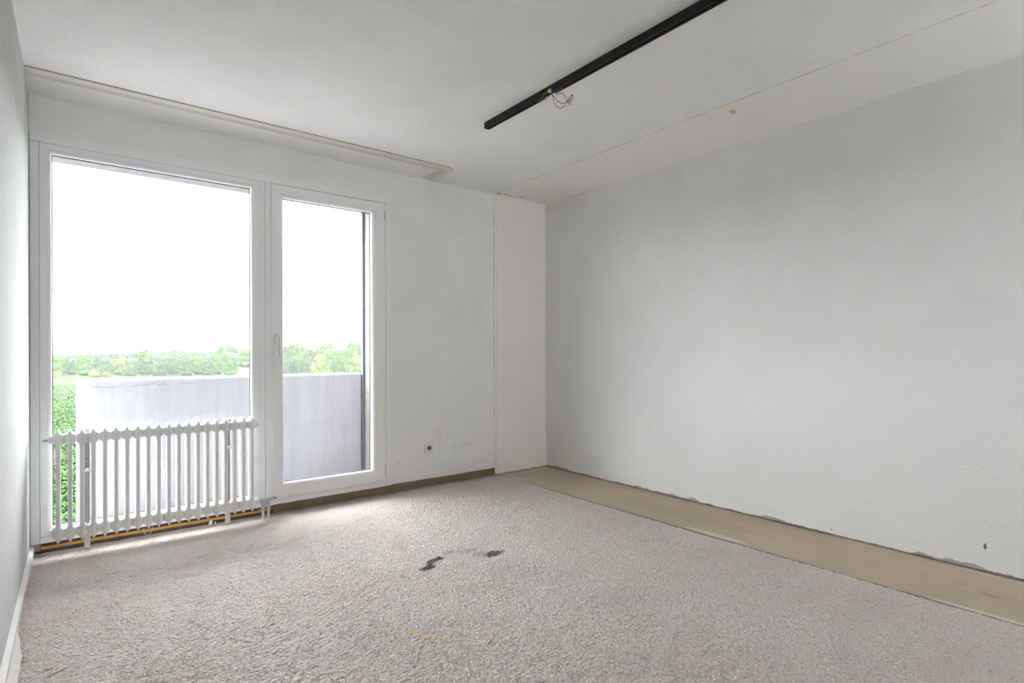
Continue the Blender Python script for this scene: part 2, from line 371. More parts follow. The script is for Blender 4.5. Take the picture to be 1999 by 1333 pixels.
def block_material():
    m = Mat('side_wall_blocks', 0.9, 0.1)
    o = m.xyz(); z = m.math('FRACT', m.math('DIVIDE', m.math('ADD', o[2], 0.06), 0.258))
    j = m.ramp(m.math('ABSOLUTE', m.math('SUBTRACT', z, 0.5)), 0.484, 0.494)
    c = m.mix(m.noise(8, 4, 0.6), (0.2700, 0.2430, 0.2403), (0.3172, 0.2970, 0.2903)); m.color(m.mix(m.math('MULTIPLY', j, 0.8), c, (0.16, 0.15, 0.16))); return m
m_block = block_material()
m_strip = simple('dark_sealing_strip', (0.10, 0.11, 0.135), 0.6)

# ------------------------------------------------------------------ room shell
def structure(name, mb, mat): return mb.build(name, mat, kind='structure')
structure('floor', MB().box((XL - 0.25, YR - 0.2, -0.25), (XR + 0.25, YB + 0.25, -CARPET_T)), m_screed)
structure('ceiling', MB().box((XL - 0.25, YR - 0.2, ZC), (XR + 0.25, YB + 0.25, ZC + 0.2)), m_ceiling)
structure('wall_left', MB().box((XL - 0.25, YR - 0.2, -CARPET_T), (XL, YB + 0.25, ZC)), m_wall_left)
structure('wall_right', MB().box((XR, YR - 0.2, -CARPET_T), (XR + 0.25, YB + 0.25, ZC)), m_wall_right)
OX1, OZ1 = 1.935, 2.318        # opening in the window wall
mb = MB().box((OX1, YB, -CARPET_T), (XR, YB + 0.25, ZC)).box((XL, YB, OZ1), (OX1, YB + 0.25, ZC)).box((XL, YB + 0.03, -CARPET_T), (OX1, YB + 0.25, 0.05))
structure('wall_back', mb, m_wall_back)
# high rear window, unseen, added in the right corner for fill daylight
QX0, QX1, QZ0, QZ1 = 2.98, 3.50, 1.45, 2.42
structure('wall_rear', MB().box((XL, YR - 0.2, -CARPET_T), (QX0, YR, ZC)).box((QX1, YR - 0.2, -CARPET_T), (XR, YR, ZC)).box((QX0, YR - 0.2, -CARPET_T), (QX1, YR, QZ0)).box((QX0, YR - 0.2, QZ1), (QX1, YR, ZC)), m_wall_rear)
structure('added_fill_window', MB().frame(QX0, QX1, QZ0, QZ1, [(0, YR - .10), (0, YR - .04), (.05, YR - .04), (.05, YR - .10)]), m_upvc)
# thin caulk fillets at the ceiling
structure('trim_1', MB().loft([[(x, YB, ZC), (x, YB - 0.007, ZC), (x, YB - 0.0045, ZC - 0.0045), (x, YB, ZC - 0.007)] for x in (XL + 0.001, XR - 0.001)]), m_caulk)
structure('trim_2', MB().loft([[(XR, y, ZC), (XR - 0.007, y, ZC), (XR - 0.0045, y, ZC - 0.0045), (XR, y, ZC - 0.007)] for y in (YR + 0.001, YB - 0.008)]), m_caulk)
# low white strip along the left wall, in three lengths
mb = MB()
for a, b in ((YR + 0.002, 1.35), (1.352, 2.978), (2.98, YB - 0.012)):
    mb.loft([[(XL, y, 0), (XL + 0.017, y, 0), (XL + 0.017, y, 0.034), (XL + 0.009, y, 0.045), (XL, y, 0.045)] for y in (a, b)])
structure('baseboard_left', mb, m_white_trim)
# brown carpet skirting under the balcony door and along the window wall
mb = MB(); rnd = random.Random(3)
n = 60; X0, X1 = 1.052, XS - 0.018
rings = []
for i in range(n + 1):
    x = X0 + (X1 - X0) * i / n; t = 0.058 + rnd.uniform(-0.0018, 0.0018)
    rings.append([(x, YB, 0), (x, YB - 0.013, 0), (x, YB - 0.013 + rnd.uniform(-.001, .001), t - 0.002), (x, YB - 0.009, t), (x, YB, t)])
structure('baseboard_back', mb.loft(rings), m_skirt)
# layered edge board (grey / orange / grey) laid open under the fixed window
structure('trim_3', MB().box((XL + 0.045, YB + 0.004, 0.0), (1.05, YB + 0.03, 0.05), 0.001, 1), m_foam)

# carpet: a real looped pile, finer in the half of the room in front of the camera
def carpet():
    r = np.random.default_rng(8)
    ys = np.concatenate([np.arange(YR + .002, -0.1, .05), np.arange(-0.1, YB - .0015, .0042)]); nx = 754
    k = np.arange(nx) / (nx - 1)
    ed = XS - 0.004 + 0.004 * np.sin(ys * 2.1) + 0.003 * np.sin(ys * 5.3 + 1) + r.uniform(-.0018, .0018, len(ys))
    Xg = XL + .001 + k[None, :] * (ed[:, None] - XL - .001); Yg = np.repeat(ys[:, None], nx, 1)
    def blur(a, n, wt=2):
        for _ in range(n):
            a = (np.roll(a, 1, 0) + a * wt + np.roll(a, -1, 0)) / (2 + wt); a = (np.roll(a, 1, 1) + a * wt + np.roll(a, -1, 1)) / (2 + wt)
        return a / a.std()
    Z = 0.0015 * blur(r.normal(size=Xg.shape), 1, 5) + .0007 * blur(r.normal(size=Xg.shape), 40)
    Z = np.clip(Z, -.0075, .0055) - .002
    Xg = Xg + np.clip(r.normal(size=Xg.shape), -2, 2) * .0008; Xg[:, 0] = XL + .001; Xg = np.minimum(Xg, ed[:, None])
    ny = len(ys)
    top = np.stack([Xg, Yg, Z], 2).reshape(-1, 3)
    idx = np.arange(ny * nx).reshape(ny, nx)
    q = np.stack([idx[:-1, :-1], idx[:-1, 1:], idx[1:, 1:], idx[1:, :-1]], 2).reshape(-1, 4)
    # outline skirt down to the floor
    ring = np.concatenate([idx[0, :], idx[1:, -1], idx[-1, -2::-1], idx[-2:0:-1, 0]])
    low = top[ring].copy(); low[:, 2] = -CARPET_T; b0 = len(top); m_ = len(ring)
    a = np.arange(m_); c = (a + 1) % m_
    sk = np.stack([ring[a], b0 + a, b0 + c, ring[c]], 1)
    V = np.concatenate([top, low]); Fq = np.concatenate([q, sk])
    me = bpy.data.meshes.new('carpet'); me.vertices.add(len(V)); me.vertices.foreach_set('co', V.ravel().astype(np.float32))
    me.loops.add(Fq.size); me.loops.foreach_set('vertex_index', Fq.ravel().astype(np.int32))
    me.polygons.add(len(Fq)); me.polygons.foreach_set('loop_start', np.arange(0, Fq.size, 4, dtype=np.int32))
    me.update(calc_edges=True); me.validate(); me.materials.append(m_carpet.m); me.shade_smooth()
    o = bpy.data.objects.new('carpet', me); C.objects.link(o)
    tag(o, 'worn pale beige fitted carpet with black ink stains, covering most of the floor', 'carpet')
carpet()

# ------------------------------------------------------------------ fixed window and balcony door
FY = 3.988                     # room face of the fixed frames
def raised(w_, y0, y1, ch=0.004):
    """section of a frame bar: width w_, front face y0, back y1, small chamfers"""
    return [(0, y1), (0, y0 + ch), (ch, y0), (w_ - ch, y0), (w_, y0 + ch), (w_, y1)]
def bead(w_, y0, y1):
    return [(0, y1), (0, y0), (w_ * 0.35, y0 + 0.001), (w_ * 0.75, y0 + 0.006), (w_, y0 + 0.014), (w_, y1)]
win = root('window_1', 'large fixed window pane in a white plastic frame behind the radiator', 'window', kind='structure', loc=(0.4, YB, 0.05))
def part(o, p):
    o.parent = p; o.matrix_parent_inverse = Matrix.Translation(-Vector(p.location)) if p.parent is None else p.matrix_parent_inverse.copy(); return o
WX0, WX1, WZ0, WZ1 = -0.164, 1.005, 0.082, 2.264
part(MB().frame(WX0, WX1, WZ0, WZ1, [(0, 4.07), (0, FY + .004), (.003, FY), (.034, FY), (.036, FY + .003), (.036, 4.07)]).build('frame', m_upvc), win)
# the right stile is wider: an extra flat
part(MB().box((0.9345, FY + 0.0003, WZ0 + 0.036), (0.9695, 4.07, WZ1 - 0.036)).build('stile', m_upvc), win)
GX0, GX1, GZ0, GZ1 = -0.128, 0.9345, 0.118, 2.228
part(MB().frame(GX0, GX1, GZ0, GZ1, [(0, 4.06), (0, FY + .001), (.006, FY + .0015), (.013, FY + .006), (.0165, FY + .014), (.0165, 4.028), (.012, 4.06)]).build('glazing_bead', m_upvc), win)
part(MB().frame(GX0, GX1, GZ0, GZ1, [(.012, 4.031), (.012, 4.026), (.0205, 4.026), (.0205, 4.031)]).build('gasket', m_gasket), win)
part(MB().box((GX0 + .01, 4.0315, GZ0 + .01), (GX1 - .01, 4.0375, GZ1 - .01)).build('pane', m_glass), win)
part(MB().box((XL + 0.002, FY + 0.0015, 0.051), (WX0 - 0.0012, 4.07, 2.2625), 0.001, 1).build('side_filler', m_upvc), win)
part(MB().box((XL + 0.002, FY, 2.2645), (1.893, 4.07, OZ1 - 0.0005), 0.0015, 1).build('top_filler', m_upvc), win)
part(MB().box((WX0, FY + 0.001, 0.051), (WX1, 4.07, WZ0 - 0.0008), 0.001, 1).build('bottom_filler', m_upvc), win)

door = root('door_1', 'white plastic balcony door with a tall glass pane right of the radiator', 'door', kind='structure', loc=(1.45, YB, 0.05))
part(MB().box((1.0062, FY - 0.001, 0.051), (1.046, 4.07, 2.2635), 0.001, 1).build('coupling_post', m_upvc), door)
part(MB().box((1.862, FY + 0.006, 0.051), (1.8935, 4.07, 2.2635)).build('frame_side', m_upvc), door)
part(MB().box((1.0465, FY + 0.012, 2.245), (1.8615, 4.07, 2.2635)).build('frame_head', m_upvc), door)
part(MB().box((1.0465, FY, 0.051), (1.8925, 4.07, 0.090), 0.002, 1).box((1.0465, FY + 0.008, 0.0905), (1.8615, 4.07, 0.113)).build('threshold', m_upvc), door)
part(MB().box((1.8945, FY + 0.001, 0.046), (OX1, 4.06, OZ1 - 0.001), 0.0015, 1).build('cover_strip', m_upvc), door)
SX0, SX1, SZ0, SZ1, SY = 1.0435, 1.874, 0.106, 2.256, 3.972
sash = part(MB().frame(SX0, SX1, SZ0, SZ1, [(0, 4.0), (0, SY + .005), (.0015, SY + .0015), (.005, SY), (.060, SY), (.063, SY + .002), (.063, 4.06), (.02, 4.06), (.02, 4.0)]).build('sash', m_upvc), door)
HX0, HX1, HZ0, HZ1 = SX0 + .063, SX1 - .063, SZ0 + .063, SZ1 - .063
# bead insets so that the glass shows 1.119..1.772 x 0.193..2.172
def bead_frame(x0, x1, z0, z1, gx0, gx1, gz0, gz1, y):
    m = MB(); rings = []
    for (a, b, c_, d) in ((x0, z0, gx0, gz0), (x1, z0, gx1, gz0), (x1, z1, gx1, gz1), (x0, z1, gx0, gz1)):
        L = lambda t: (a + (c_ - a) * t, b + (d - b) * t)
        rings.append([(*(lambda q: (q[0], yy, q[1]))(L(t)),) for t, yy in ((0, 4.05), (0, y), (.35, y + .001), (.75, y + .006), (1, y + .015), (1, 4.028), (.8, 4.05))])
    rings.append(rings[0]); m.loft(rings, cap=False); bmesh.ops.remove_doubles(m.bm, verts=m.bm.verts[:], dist=1e-6); return m
G2 = (1.121, 1.776, 0.196, 2.175)
part(bead_frame(HX0, HX1, HZ0, HZ1, *G2, SY + .002).build('glazing_bead', m_upvc), door)
part(MB().frame(G2[0] - .004, G2[1] + .004, G2[2] - .004, G2[3] + .004, [(0, 4.031), (0, 4.020), (.0075, 4.020), (.0075, 4.031)]).build('gasket', m_gasket), door)
part(MB().box((G2[0] - .008, 4.0315, G2[2] - .008), (G2[1] + .008, 4.0375, G2[3] + .008)).build('pane', m_glass), door)
# handle
hz = 1.19
bp = []
for i in range(24):
    t = 2 * PI * i / 24; bp.append((0.0145 * math.copysign(abs(math.cos(t)) ** .8, math.cos(t)), 0.036 * math.copysign(abs(math.sin(t)) ** .6, math.sin(t))))
HXc = 1.073
hd = part(MB().loft([[(HXc + a * k, y, hz + b * k) for a, b in bp] for y, k in ((SY, 1), (SY - .009, 1), (SY - .012, .88))]).build('handle', m_handle, smooth=True), door)
hl = MB().cyl((HXc, SY - .010, hz), (HXc, SY - .040, hz), .011, 20)
hl.loft([[(HXc + a * wx, yy + b * wy, z) for a, b in [(math.cos(2 * PI * i / 16), math.sin(2 * PI * i / 16)) for i in range(16)]] for z, wx, wy, yy in ((hz + .014, .004, .004, SY - .042), (hz + .012, .010, .008, SY - .042), (hz + .004, .0125, .0095, SY - .043), (hz - .03, .0105, .0085, SY - .044), (hz - .110, .0105, .008, SY - .046), (hz - .119, .0095, .007, SY - .046), (hz - .121, .006, .004, SY - .046))])
lv = hl.build('lever', m_handle, smooth=True); lv.parent = hd
for z0, z1 in ((2.135, 2.205), (0.150, 0.225)):
    hg = part(MB().box((1.8755, SY + .004, z0), (1.8875, FY + .006, z1), .002, 1).build('hinge', m_handle), door)
    b_ = MB().cyl((1.8815, SY + .004, z0 - .004), (1.8815, SY + .004, z1 + .004), .0042, 12).build('pin', m_white_trim, smooth=True); b_.parent = hg
fly = tag(MB().blob((0, 0, 0), (.004, .0022, .0032), 2).blob((-.003, -.0005, .0028), (.0022, .0018, .0022), 2).blob((.004, 0, -.0025), (.005, .0006, .002), 1).build('fly', m_darkplastic, smooth=True), 'tiny dark fly sitting on the large window pane', 'insect')
fly.location = (0.051, 4.0295, 1.779)

# ------------------------------------------------------------------ radiator
RX0, PITCH, NSEC, RY, RZ0, RZ1 = -0.083, 0.0508, 20, 3.860, 0.080, 0.687
rad = root('radiator', 'white column radiator on two floor brackets in front of the fixed window', 'radiator', loc=(0.40, RY, 0.0))
def section_mesh():
    mb = MB(); N = 20; hw = PITCH / 2 - 0.0004
    def ring(z, rx, ry, y, e=1.0):
        r = []
        for i in range(N):
            t = 2 * PI * i / N; cc, ss = math.cos(t), math.sin(t)
            r.append((rx * math.copysign(abs(cc) ** e, cc), y + ry * math.copysign(abs(ss) ** e, ss), z))
        return r
    # columns (front and rear), each ending in a pinched tip
    tip = [(0.0, .0009, .010), (.002, .0022, .0125), (.006, .0046, .0145), (.012, .0078, .0165), (.020, .0098, .0178), (.034, .0106, .0185), (.09, .0108, .0185)]
    for y in (-0.031, 0.031):
        mb.loft([ring(RZ0 + dz, rx, ry, y, .85) for dz, rx, ry in tip] + [ring(RZ1 - dz, rx, ry, y, .85) for dz, rx, ry in tip[::-1]])
    # headers: rounded arch, barrel hub touching its neighbours, flared ridge
    for s, z0 in ((1, RZ1), (-1, RZ0)):
        pr = [(-.092, .0100, .030), (-.086, .0112, .031), (-.081, .0135, .032), (-.077, .0175, .033), (-.0735, .0220, .034), (-.070, hw - .0006, .035), (-.067, hw, .0355), (-.050, hw, .037), (-.031, hw, .0365), (-.0285, hw - .0010, .036), (-.0262, .0215, .0355), (-.0235, .0170, .035), (-.020, .0130, .035), (-.015, .0092, .034), (-.010, .0064, .034), (-.005, .0038, .033), (-.0015, .0020, .032), (0.0, .0008, .031)]
        R = [ring(z0 + s * dz, rx, ry, 0, .55) for dz, rx, ry in pr]
        mb.loft(R if s > 0 else R[::-1])
    return mb
proto = section_mesh().build('section', m_rad, smooth=True)
part(proto, rad); proto.location = (RX0, RY, 0)
for i in range(1, NSEC):
    o = proto.copy(); C.objects.link(o); o.location = (RX0 + PITCH * i, RY, 0)
zt, zb = RZ1 - .0535, RZ0 + .0535
xl, xr = RX0 - PITCH / 2, RX0 + PITCH * (NSEC - .5)
def plug(x, z, d, bolt):
    o = part(MB().cyl((x, RY, z), (x + d * .010, RY, z), .022, 24).cyl((x + d * .010, RY, z), (x + d * .018, RY, z), .018, 6).build('end_plug', m_rad, smooth=True), rad)
    if bolt:
        b = MB().cyl((x + d * .018, RY, z), (x + d * .030, RY, z), .007, 8).cyl((x + d * .028, RY, z), (x + d * .040, RY, z - .002), .0045, 8).build('bleed_screw', m_valve, smooth=True); b.parent = o
plug(xl, zt, -1, True); plug(xl, zb, -1, False); plug(xr, zt, 1, False)
# bracket rails, feet and clips
for bx, cz in ((RX0 + PITCH * 2.5 - .003, .452), (RX0 + PITCH * 16.5 + .003, .498)):
    br = part(MB().box((bx - .0125, 3.920, .10), (bx + .0125, 3.9235, .66)).box((bx - .0125, 3.915, .10), (bx - .0105, 3.925, .66)).box((bx + .0105, 3.915, .10), (bx + .0125, 3.925, .66)).build('bracket_rail', m_grey_steel), rad)
    ft = MB().box((bx - .0135, 3.912, 0.0035), (bx + .0135, 3.928, .115), .002, 1).build('foot', m_chip); ft.parent = br
    cl = MB().box((bx - .024, 3.853, cz - .007), (bx + .024, 3.859, cz + .007), .0015, 1).box((bx - .005, 3.856, cz - .006), (bx + .005, 3.921, cz + .006)).build('clip', m_rad); cl.parent = br
    ck = MB().box((bx - .011, 3.900, cz + .012), (bx + .011, 3.920, cz + .05), .002, 1).build('clamp_block', m_grey_steel); ck.parent = br
    hk = MB().box((bx - .011, 3.862, zt + .030), (bx + .011, 3.9195, zt + .034)).box((bx - .011, 3.916, zt + .0), (bx + .011, 3.9195, zt + .046)).box((bx - .011, 3.862, zt + .034), (bx + .011, 3.866, zt + .046)).build('hook', m_rad); hk.parent = br
# valve block with twin pipes
part(MB().cyl((xr, RY, zb), (xr + .012, RY, zb), .023, 24).cyl((xr + .012, RY, zb), (xr + .021, RY, zb), .0195, 6).build('bushing', m_rad, smooth=True), rad)
vv = part(MB().cyl((xr + .021, RY, zb), (xr + .034, RY, zb), .0165, 6).cyl((xr + .034, RY, zb + .002), (xr + .098, RY, zb + .002), .0120, 16).cyl((xr + .096, RY, zb + .002), (xr + .115, RY, zb + .002), .0145, 6)
     .cyl((xr + .049, RY, zb), (xr + .049, RY, zb - .050), .0115, 16).cyl((xr + .083, RY, zb), (xr + .083, RY, zb - .050), .0115, 16)
     .cyl((xr + .049, RY, zb - .045), (xr + .049, RY, zb - .070), .0140, 6).cyl((xr + .083, RY, zb - .045), (xr + .083, RY, zb - .070), .0140, 6)
     .box((xr + .049, RY - .007, zb - .034), (xr + .083, RY + .007, zb - .018), .002, 1).build('valve', m_valve, smooth=True), rad)
sp = MB().cyl((xr + .115, RY, zb + .002), (xr + .124, RY, zb + .002), .0075, 12).cyl((xr + .124, RY, zb + .002), (xr + .133, RY, zb + .002), .004, 10).build('spindle', m_rust, smooth=True); sp.parent = vv
for dx in (.049, .083):
    part(MB().cyl((xr + dx, RY, zb - .068), (xr + dx, RY, 0.0035), .0085, 16).build('pipe', m_chip, smooth=True), rad)

# ------------------------------------------------------------------ curtain rail on the ceiling
def curtain_rail():
    rl = root('curtain_rail', 'cream double-track curtain rail along the ceiling above the window, curving to the wall', 'curtain rail', loc=(1.1, 3.70, ZC))
    # path of the outer edge: straight, bend, short return to the window wall
    yo, xo, R = 3.634, 2.326, 0.092; Wd = 0.100
    path = [(XL + 0.003, yo)]
    for i in range(40): path.append((XL + 0.05 + (xo - R - XL - 0.05) * i / 39, yo))
    for i in range(1, 11):
        a = PI / 2 * i / 10; path.append((xo - R + R * math.sin(a), yo + R - R * math.cos(a)))
    path.append((xo, YB - 0.004))
    def off(d):
        out = []
        for i, p in enumerate(path):
            q0, q1 = path[max(i - 1, 0)], path[min(i + 1, len(path) - 1)]
            tx, ty = q1[0] - q0[0], q1[1] - q0[1]; l = math.hypot(tx, ty); nx, ny = -ty / l, tx / l
            r_ = d
            out.append((p[0] + nx * r_, p[1] + ny * r_))
        # inner offsets beyond the bend radius collapse to a corner
        for i, q in enumerate(out): out[i] = (min(q[0], xo - d), max(q[1], yo + d))
        return out
    T = 0.0075; g = 0.0021
    prof = []      # (offset, depth below ceiling)
    prof += [(0, 0), (0, T - .003), (.002, T)]
    for c in (0.058, 0.075, 0.089):
        prof += [(c - g, T), (c - g, T - .0052), (c + g, T - .0052), (c + g, T)]
    prof += [(Wd - .002, T), (Wd, T - .003), (Wd, 0)]
    cols = [[(x, y, ZC - z) for x, y in off(d)] for d, z in prof]
    mb = MB(); rings = [[cols[k][i] for k in range(len(prof))] for i in range(len(path))]
    mb.loft(rings)
    part(mb.build('profile', m_rail), rl)
    for c in (0.058, 0.075, 0.089):
        o_ = off(c)
        mb = MB(); mb.loft([[(x - 0.0, y, ZC - T + .0030), (x + .001, y + .0014, ZC - T + .0030), (x + .001, y + .0014, ZC - T + .0045), (x, y, ZC - T + .0045)] for x, y in o_])
        part(mb.build('groove', m_railgroove), rl)
    mb = MB(); mb.loft([[(x, y, ZC), (x, y, ZC - .0022), (x + .0008, y - .0016, ZC - .0022), (x + .0008, y - .0016, ZC)] for x, y in path])
    part(mb.build('shadow_gap_line', m_railgroove), rl)  # dark line standing in for the shadow gap between rail and ceiling
curtain_rail()

# ------------------------------------------------------------------ black lighting track
trk = root('lighting_track', 'black ceiling lighting track with an open gap where bare wires hang out', 'light track', loc=(2.01, 1.4, ZC))
TX0, TX1, TH = 1.990, 2.026, 0.037
def channel(y0, y1, name):
    t = .0035; z0, z1 = ZC - TH, ZC
    pr = [(TX0, z1), (TX0, z0), (TX0 + .012, z0), (TX0 + .012, z0 + t), (TX0 + t, z0 + t), (TX0 + t, z1 - t), (TX1 - t, z1 - t), (TX1 - t, z0 + t), (TX1 - .012, z0 + t), (TX1 - .012, z0), (TX1, z0), (TX1, z1)]
    return part(MB().loft([[(x, y, z) for x, z in pr] for y in (y0, y1)]).build(name, m_black), trk)
channel(2.285, 2.792, 'channel'); channel(0.45, 2.172, 'channel')
part(MB().box((TX0 + .0005, 2.792, ZC - TH - .0005), (TX1 - .0005, 2.797, ZC), .001, 1).build('end_cap', m_black), trk)
part(MB().box((TX0 + .004, 2.268, ZC - TH + .004), (TX1 - .004, 2.33, ZC - .004)).box((TX0 + .010, 2.262, ZC - TH - .001), (TX1 - .004, 2.315, ZC - TH + .004), .001, 1).build('connector', m_darkplastic), trk)
part(MB().box((TX0 + .004, 2.13, ZC - TH + .004), (TX1 - .004, 2.185, ZC - .004)).box((TX0 + .010, 2.11, ZC - TH - .001), (TX1 - .004, 2.176, ZC - TH + .004), .001, 1).build('connector', m_darkplastic), trk)
part(MB().box((TX0, 2.17, ZC - .004), (TX1, 2.29, ZC)).box((TX1 - .006, 2.17, ZC - .030), (TX1 - .002, 2.29, ZC - .004)).build('base_plate', m_black), trk)
tb = part(MB().box((TX0 + .008, 2.192, ZC - .028), (TX0 + .024, 2.214, ZC - .012), .002, 1).build('terminal_block', m_cream), trk)
def wire(pts, mat, r=.0014, parent=trk): return part(MB().tube(pts, r, 8).build('wire', mat, smooth=True), parent)
wx = 2.006
wire([(wx, 2.275, ZC - .018), (wx - .008, 2.255, ZC - .024), (wx - .004, 2.235, ZC - .015), (wx - .002, 2.205, ZC - .02)], m_copper)
wire([(wx - .006, 2.278, ZC - .026), (wx - .010, 2.26, ZC - .036), (wx - .008, 2.23, ZC - .031), (wx - .004, 2.21, ZC - .025)], m_yg)
wire([(wx, 2.26, ZC - .035), (wx + .002, 2.25, ZC - .050), (wx + .003, 2.235, ZC - .051), (wx + .002, 2.20, ZC - .034), (wx, 2.18, ZC - .028)], m_blue)
wire([(wx - .012, 2.195, ZC - .008), (wx - .013, 2.215, ZC - .014), (wx - .006, 2.222, ZC - .026)], m_copper)
wire([(wx, 2.205, ZC - .028), (wx + .002, 2.19, ZC - .046), (wx + .004, 2.172, ZC - .066), (wx + .006, 2.150, ZC - .094), (wx + .006, 2.115, ZC - .118), (wx + .007, 2.085, ZC - .118), (wx + .010, 2.066, ZC - .104)], m_yg, .0017)
wire([(wx, 2.20, ZC - .028), (wx + .001, 2.182, ZC - .060), (wx + .003, 2.177, ZC - .090), (wx + .006, 2.155, ZC - .122), (wx + .008, 2.125, ZC - .137), (wx + .010, 2.09, ZC - .125), (wx + .012, 2.06, ZC - .104), (wx + .012, 2.052, ZC - .098)], m_brown)
wire([(wx, 2.172, ZC - .036), (wx + .002, 2.155, ZC - .056), (wx + .004, 2.13, ZC - .058), (wx + .008, 2.112, ZC - .068), (wx + .010, 2.09, ZC - .100), (wx + .012, 2.066, ZC - .138), (wx + .012, 2.060, ZC - .128), (wx + .012, 2.054, ZC - .098)], m_blue, .0016)
wire([(wx + .010, 2.085, ZC - .118), (wx + .012, 2.058, ZC - .122), (wx + .013, 2.045, ZC - .112), (wx + .012, 2.047, ZC - .098)], m_yg)
part(MB().blob((wx + .012, 2.051, ZC - .097), (.004, .006, .004), 2).build('tape_knot', m_darkplastic, smooth=True), trk)

# ------------------------------------------------------------------ wall socket
sk = root('power_socket', 'single cream power socket low on the window wall right of the balcony door', 'socket', loc=(2.276, YB, 0.311))
sx, sz = 2.276, 0.311
part(MB().box((sx - .042, YB - .009, sz - .042), (sx + .042, YB, sz + .042), .003, 3).build('cover_frame', m_cream, smooth=True), sk)
def ringpts(r, y, n=32): return [(sx + r * math.cos(2 * PI * i / n), y, sz + r * math.sin(2 * PI * i / n)) for i in range(n)]
ins = MB(); ins.loft([ringpts(.0275, YB - .009), ringpts(.0275, YB - .012), ringpts(.0255, YB - .0125), ringpts(.0195, YB - .0125), ringpts(.0185, YB - .0115), ringpts(.0183, YB - .0092)], cap=False)
ins = part(ins.build('socket_ring', m_cream, smooth=True), sk)
well = part(MB().cyl((sx, YB - .0092, sz), (sx, YB - .0100, sz), .0184, 32).build('well', m_sockdark), sk)
for dx in (-.0095, .0095):
    h_ = MB().cyl((sx + dx, YB - .0100, sz), (sx + dx, YB - .0104, sz), .0028, 14).build('pin_hole', m_sockhole); h_.parent = well
for dz in (-.0155, .0155):
    h_ = MB().box((sx - .005, YB - .0125, sz + dz - .002), (sx + .005, YB - .0100, sz + dz + .002), .0006, 1).build('earth_clip', m_sockhole); h_.parent = well
h_ = MB().box((sx - .004, YB - .0112, sz - .0015), (sx + .004, YB - .0100, sz + .0015)).build('screw', m_sockhole); h_.parent = well

# ------------------------------------------------------------------ scraps on the floor
def scrap(name, label, cat, pts, th, mat, group=None):
    mb = MB(); mb.loft([[(x, y, z) for x, y, z in pts], [(x, y, z + th) for x, y, z in pts]]); return tag(mb.build(name, mat), label, cat, group)
m_paper = simple('torn_white_paper', (0.82, 0.80, 0.77), 0.8); m_wood = simple('pale_wood_splinter', (0.58, 0.42, 0.26), 0.8)
scrap('paper_scrap', 'larger curled white paint flake on the carpet under the radiator', 'scrap', [(.655, 3.955, .001), (.672, 3.950, .001), (.678, 3.962, .022), (.668, 3.966, .030), (.656, 3.964, .016)], .0015, m_paper)
scrap('paper_scrap', 'small white paint flake standing right beside the larger flake under the radiator', 'scrap', [(.688, 3.952, .001), (.697, 3.955, .001), (.696, 3.960, .020), (.690, 3.962, .012)], .0015, m_paper)
scrap('wood_splinter', 'pale wood splinter in the carpet corner below the left end of the radiator', 'splinter', [(-.172, 3.925, .0005), (-.135, 3.945, .0005), (-.125, 3.962, .0005), (-.150, 3.955, .0005)], .004, m_wood)
th_ = MB().tube([(.30, 3.86, .075), (.305, 3.865, .048), (.318, 3.87, .030), (.335, 3.872, .036), (.345, 3.868, .060), (.347, 3.862, .082)], .0011, 6)
tag(th_.build('string', m_paper, smooth=True), 'loop of frayed white string hanging under the radiator', 'string')
# strip of pale carpet backing along the left trim
rnd = random.Random(5); rings = []
for i in range(30):
    y = 1.4 + (2.93 - 1.4) * i / 29; k = min(1, (2.93 - y) / .25); k2 = max(0.02, k)
    xe = XL + .0175 + .028 * k2 + rnd.uniform(-.002, .002)
    rings.append([(XL + .0175, y, 0.004), (xe, y, 0.004), (xe - .002, y, .006), (XL + .020, y, .012), (XL + .0175, y, .012)])
tag(MB().loft(rings).build('carpet_offcut', simple('pale_carpet_edging', (0.60, 0.575, 0.55), 0.9, var=.15, scale=30)), 'pale strip of loose carpet edging along the low white trim of the left wall', 'offcut')

# ------------------------------------------------------------------ balcony
BZ = -0.10
structure('floor_balcony', MB().box((-0.02, YB + 0.25, BZ - .18), (2.5, 5.0, BZ)), simple('pale_balcony_floor', (0.58, 0.575, 0.56), 0.9, 0.1, var=0.1, scale=12))
par = MB().box((-0.010, 5.0, -0.45), (2.122, 5.40, 0.900), .012, 2).build('balcony_parapet', m_conc)
tag(par, 'weathered grey concrete balcony parapet with a crack below its top, beyond the window', 'parapet')
structure('wall_balcony', MB().box((2.146, YB + 0.25, BZ), (2.40, 5.0, 2.488)), m_block)
structure('trim_4', MB().box((2.1235, 4.975, BZ), (2.1455, 5.02, 2.488), .002, 1), m_strip)
structure('ceiling_balcony', MB().box((-1.2, YB + 0.25, 2.488), (2.9, 5.2, 2.70)), m_soffit)
structure('wall_facade', MB().box((XL - 4, YB + 0.1, -4.9), (XL - .25, YB + 0.25, 5.5)).box((XR + .25, YB + .1, -4.9), (XR + 4, YB + .25, 5.5)).box((XL - .25, YB + .1, ZC + .2), (XR + .25, YB + .25, 5.5)).box((XL - .25, YB + .1, -4.9), (XR + .25, YB + .25, -.25)), m_facade)

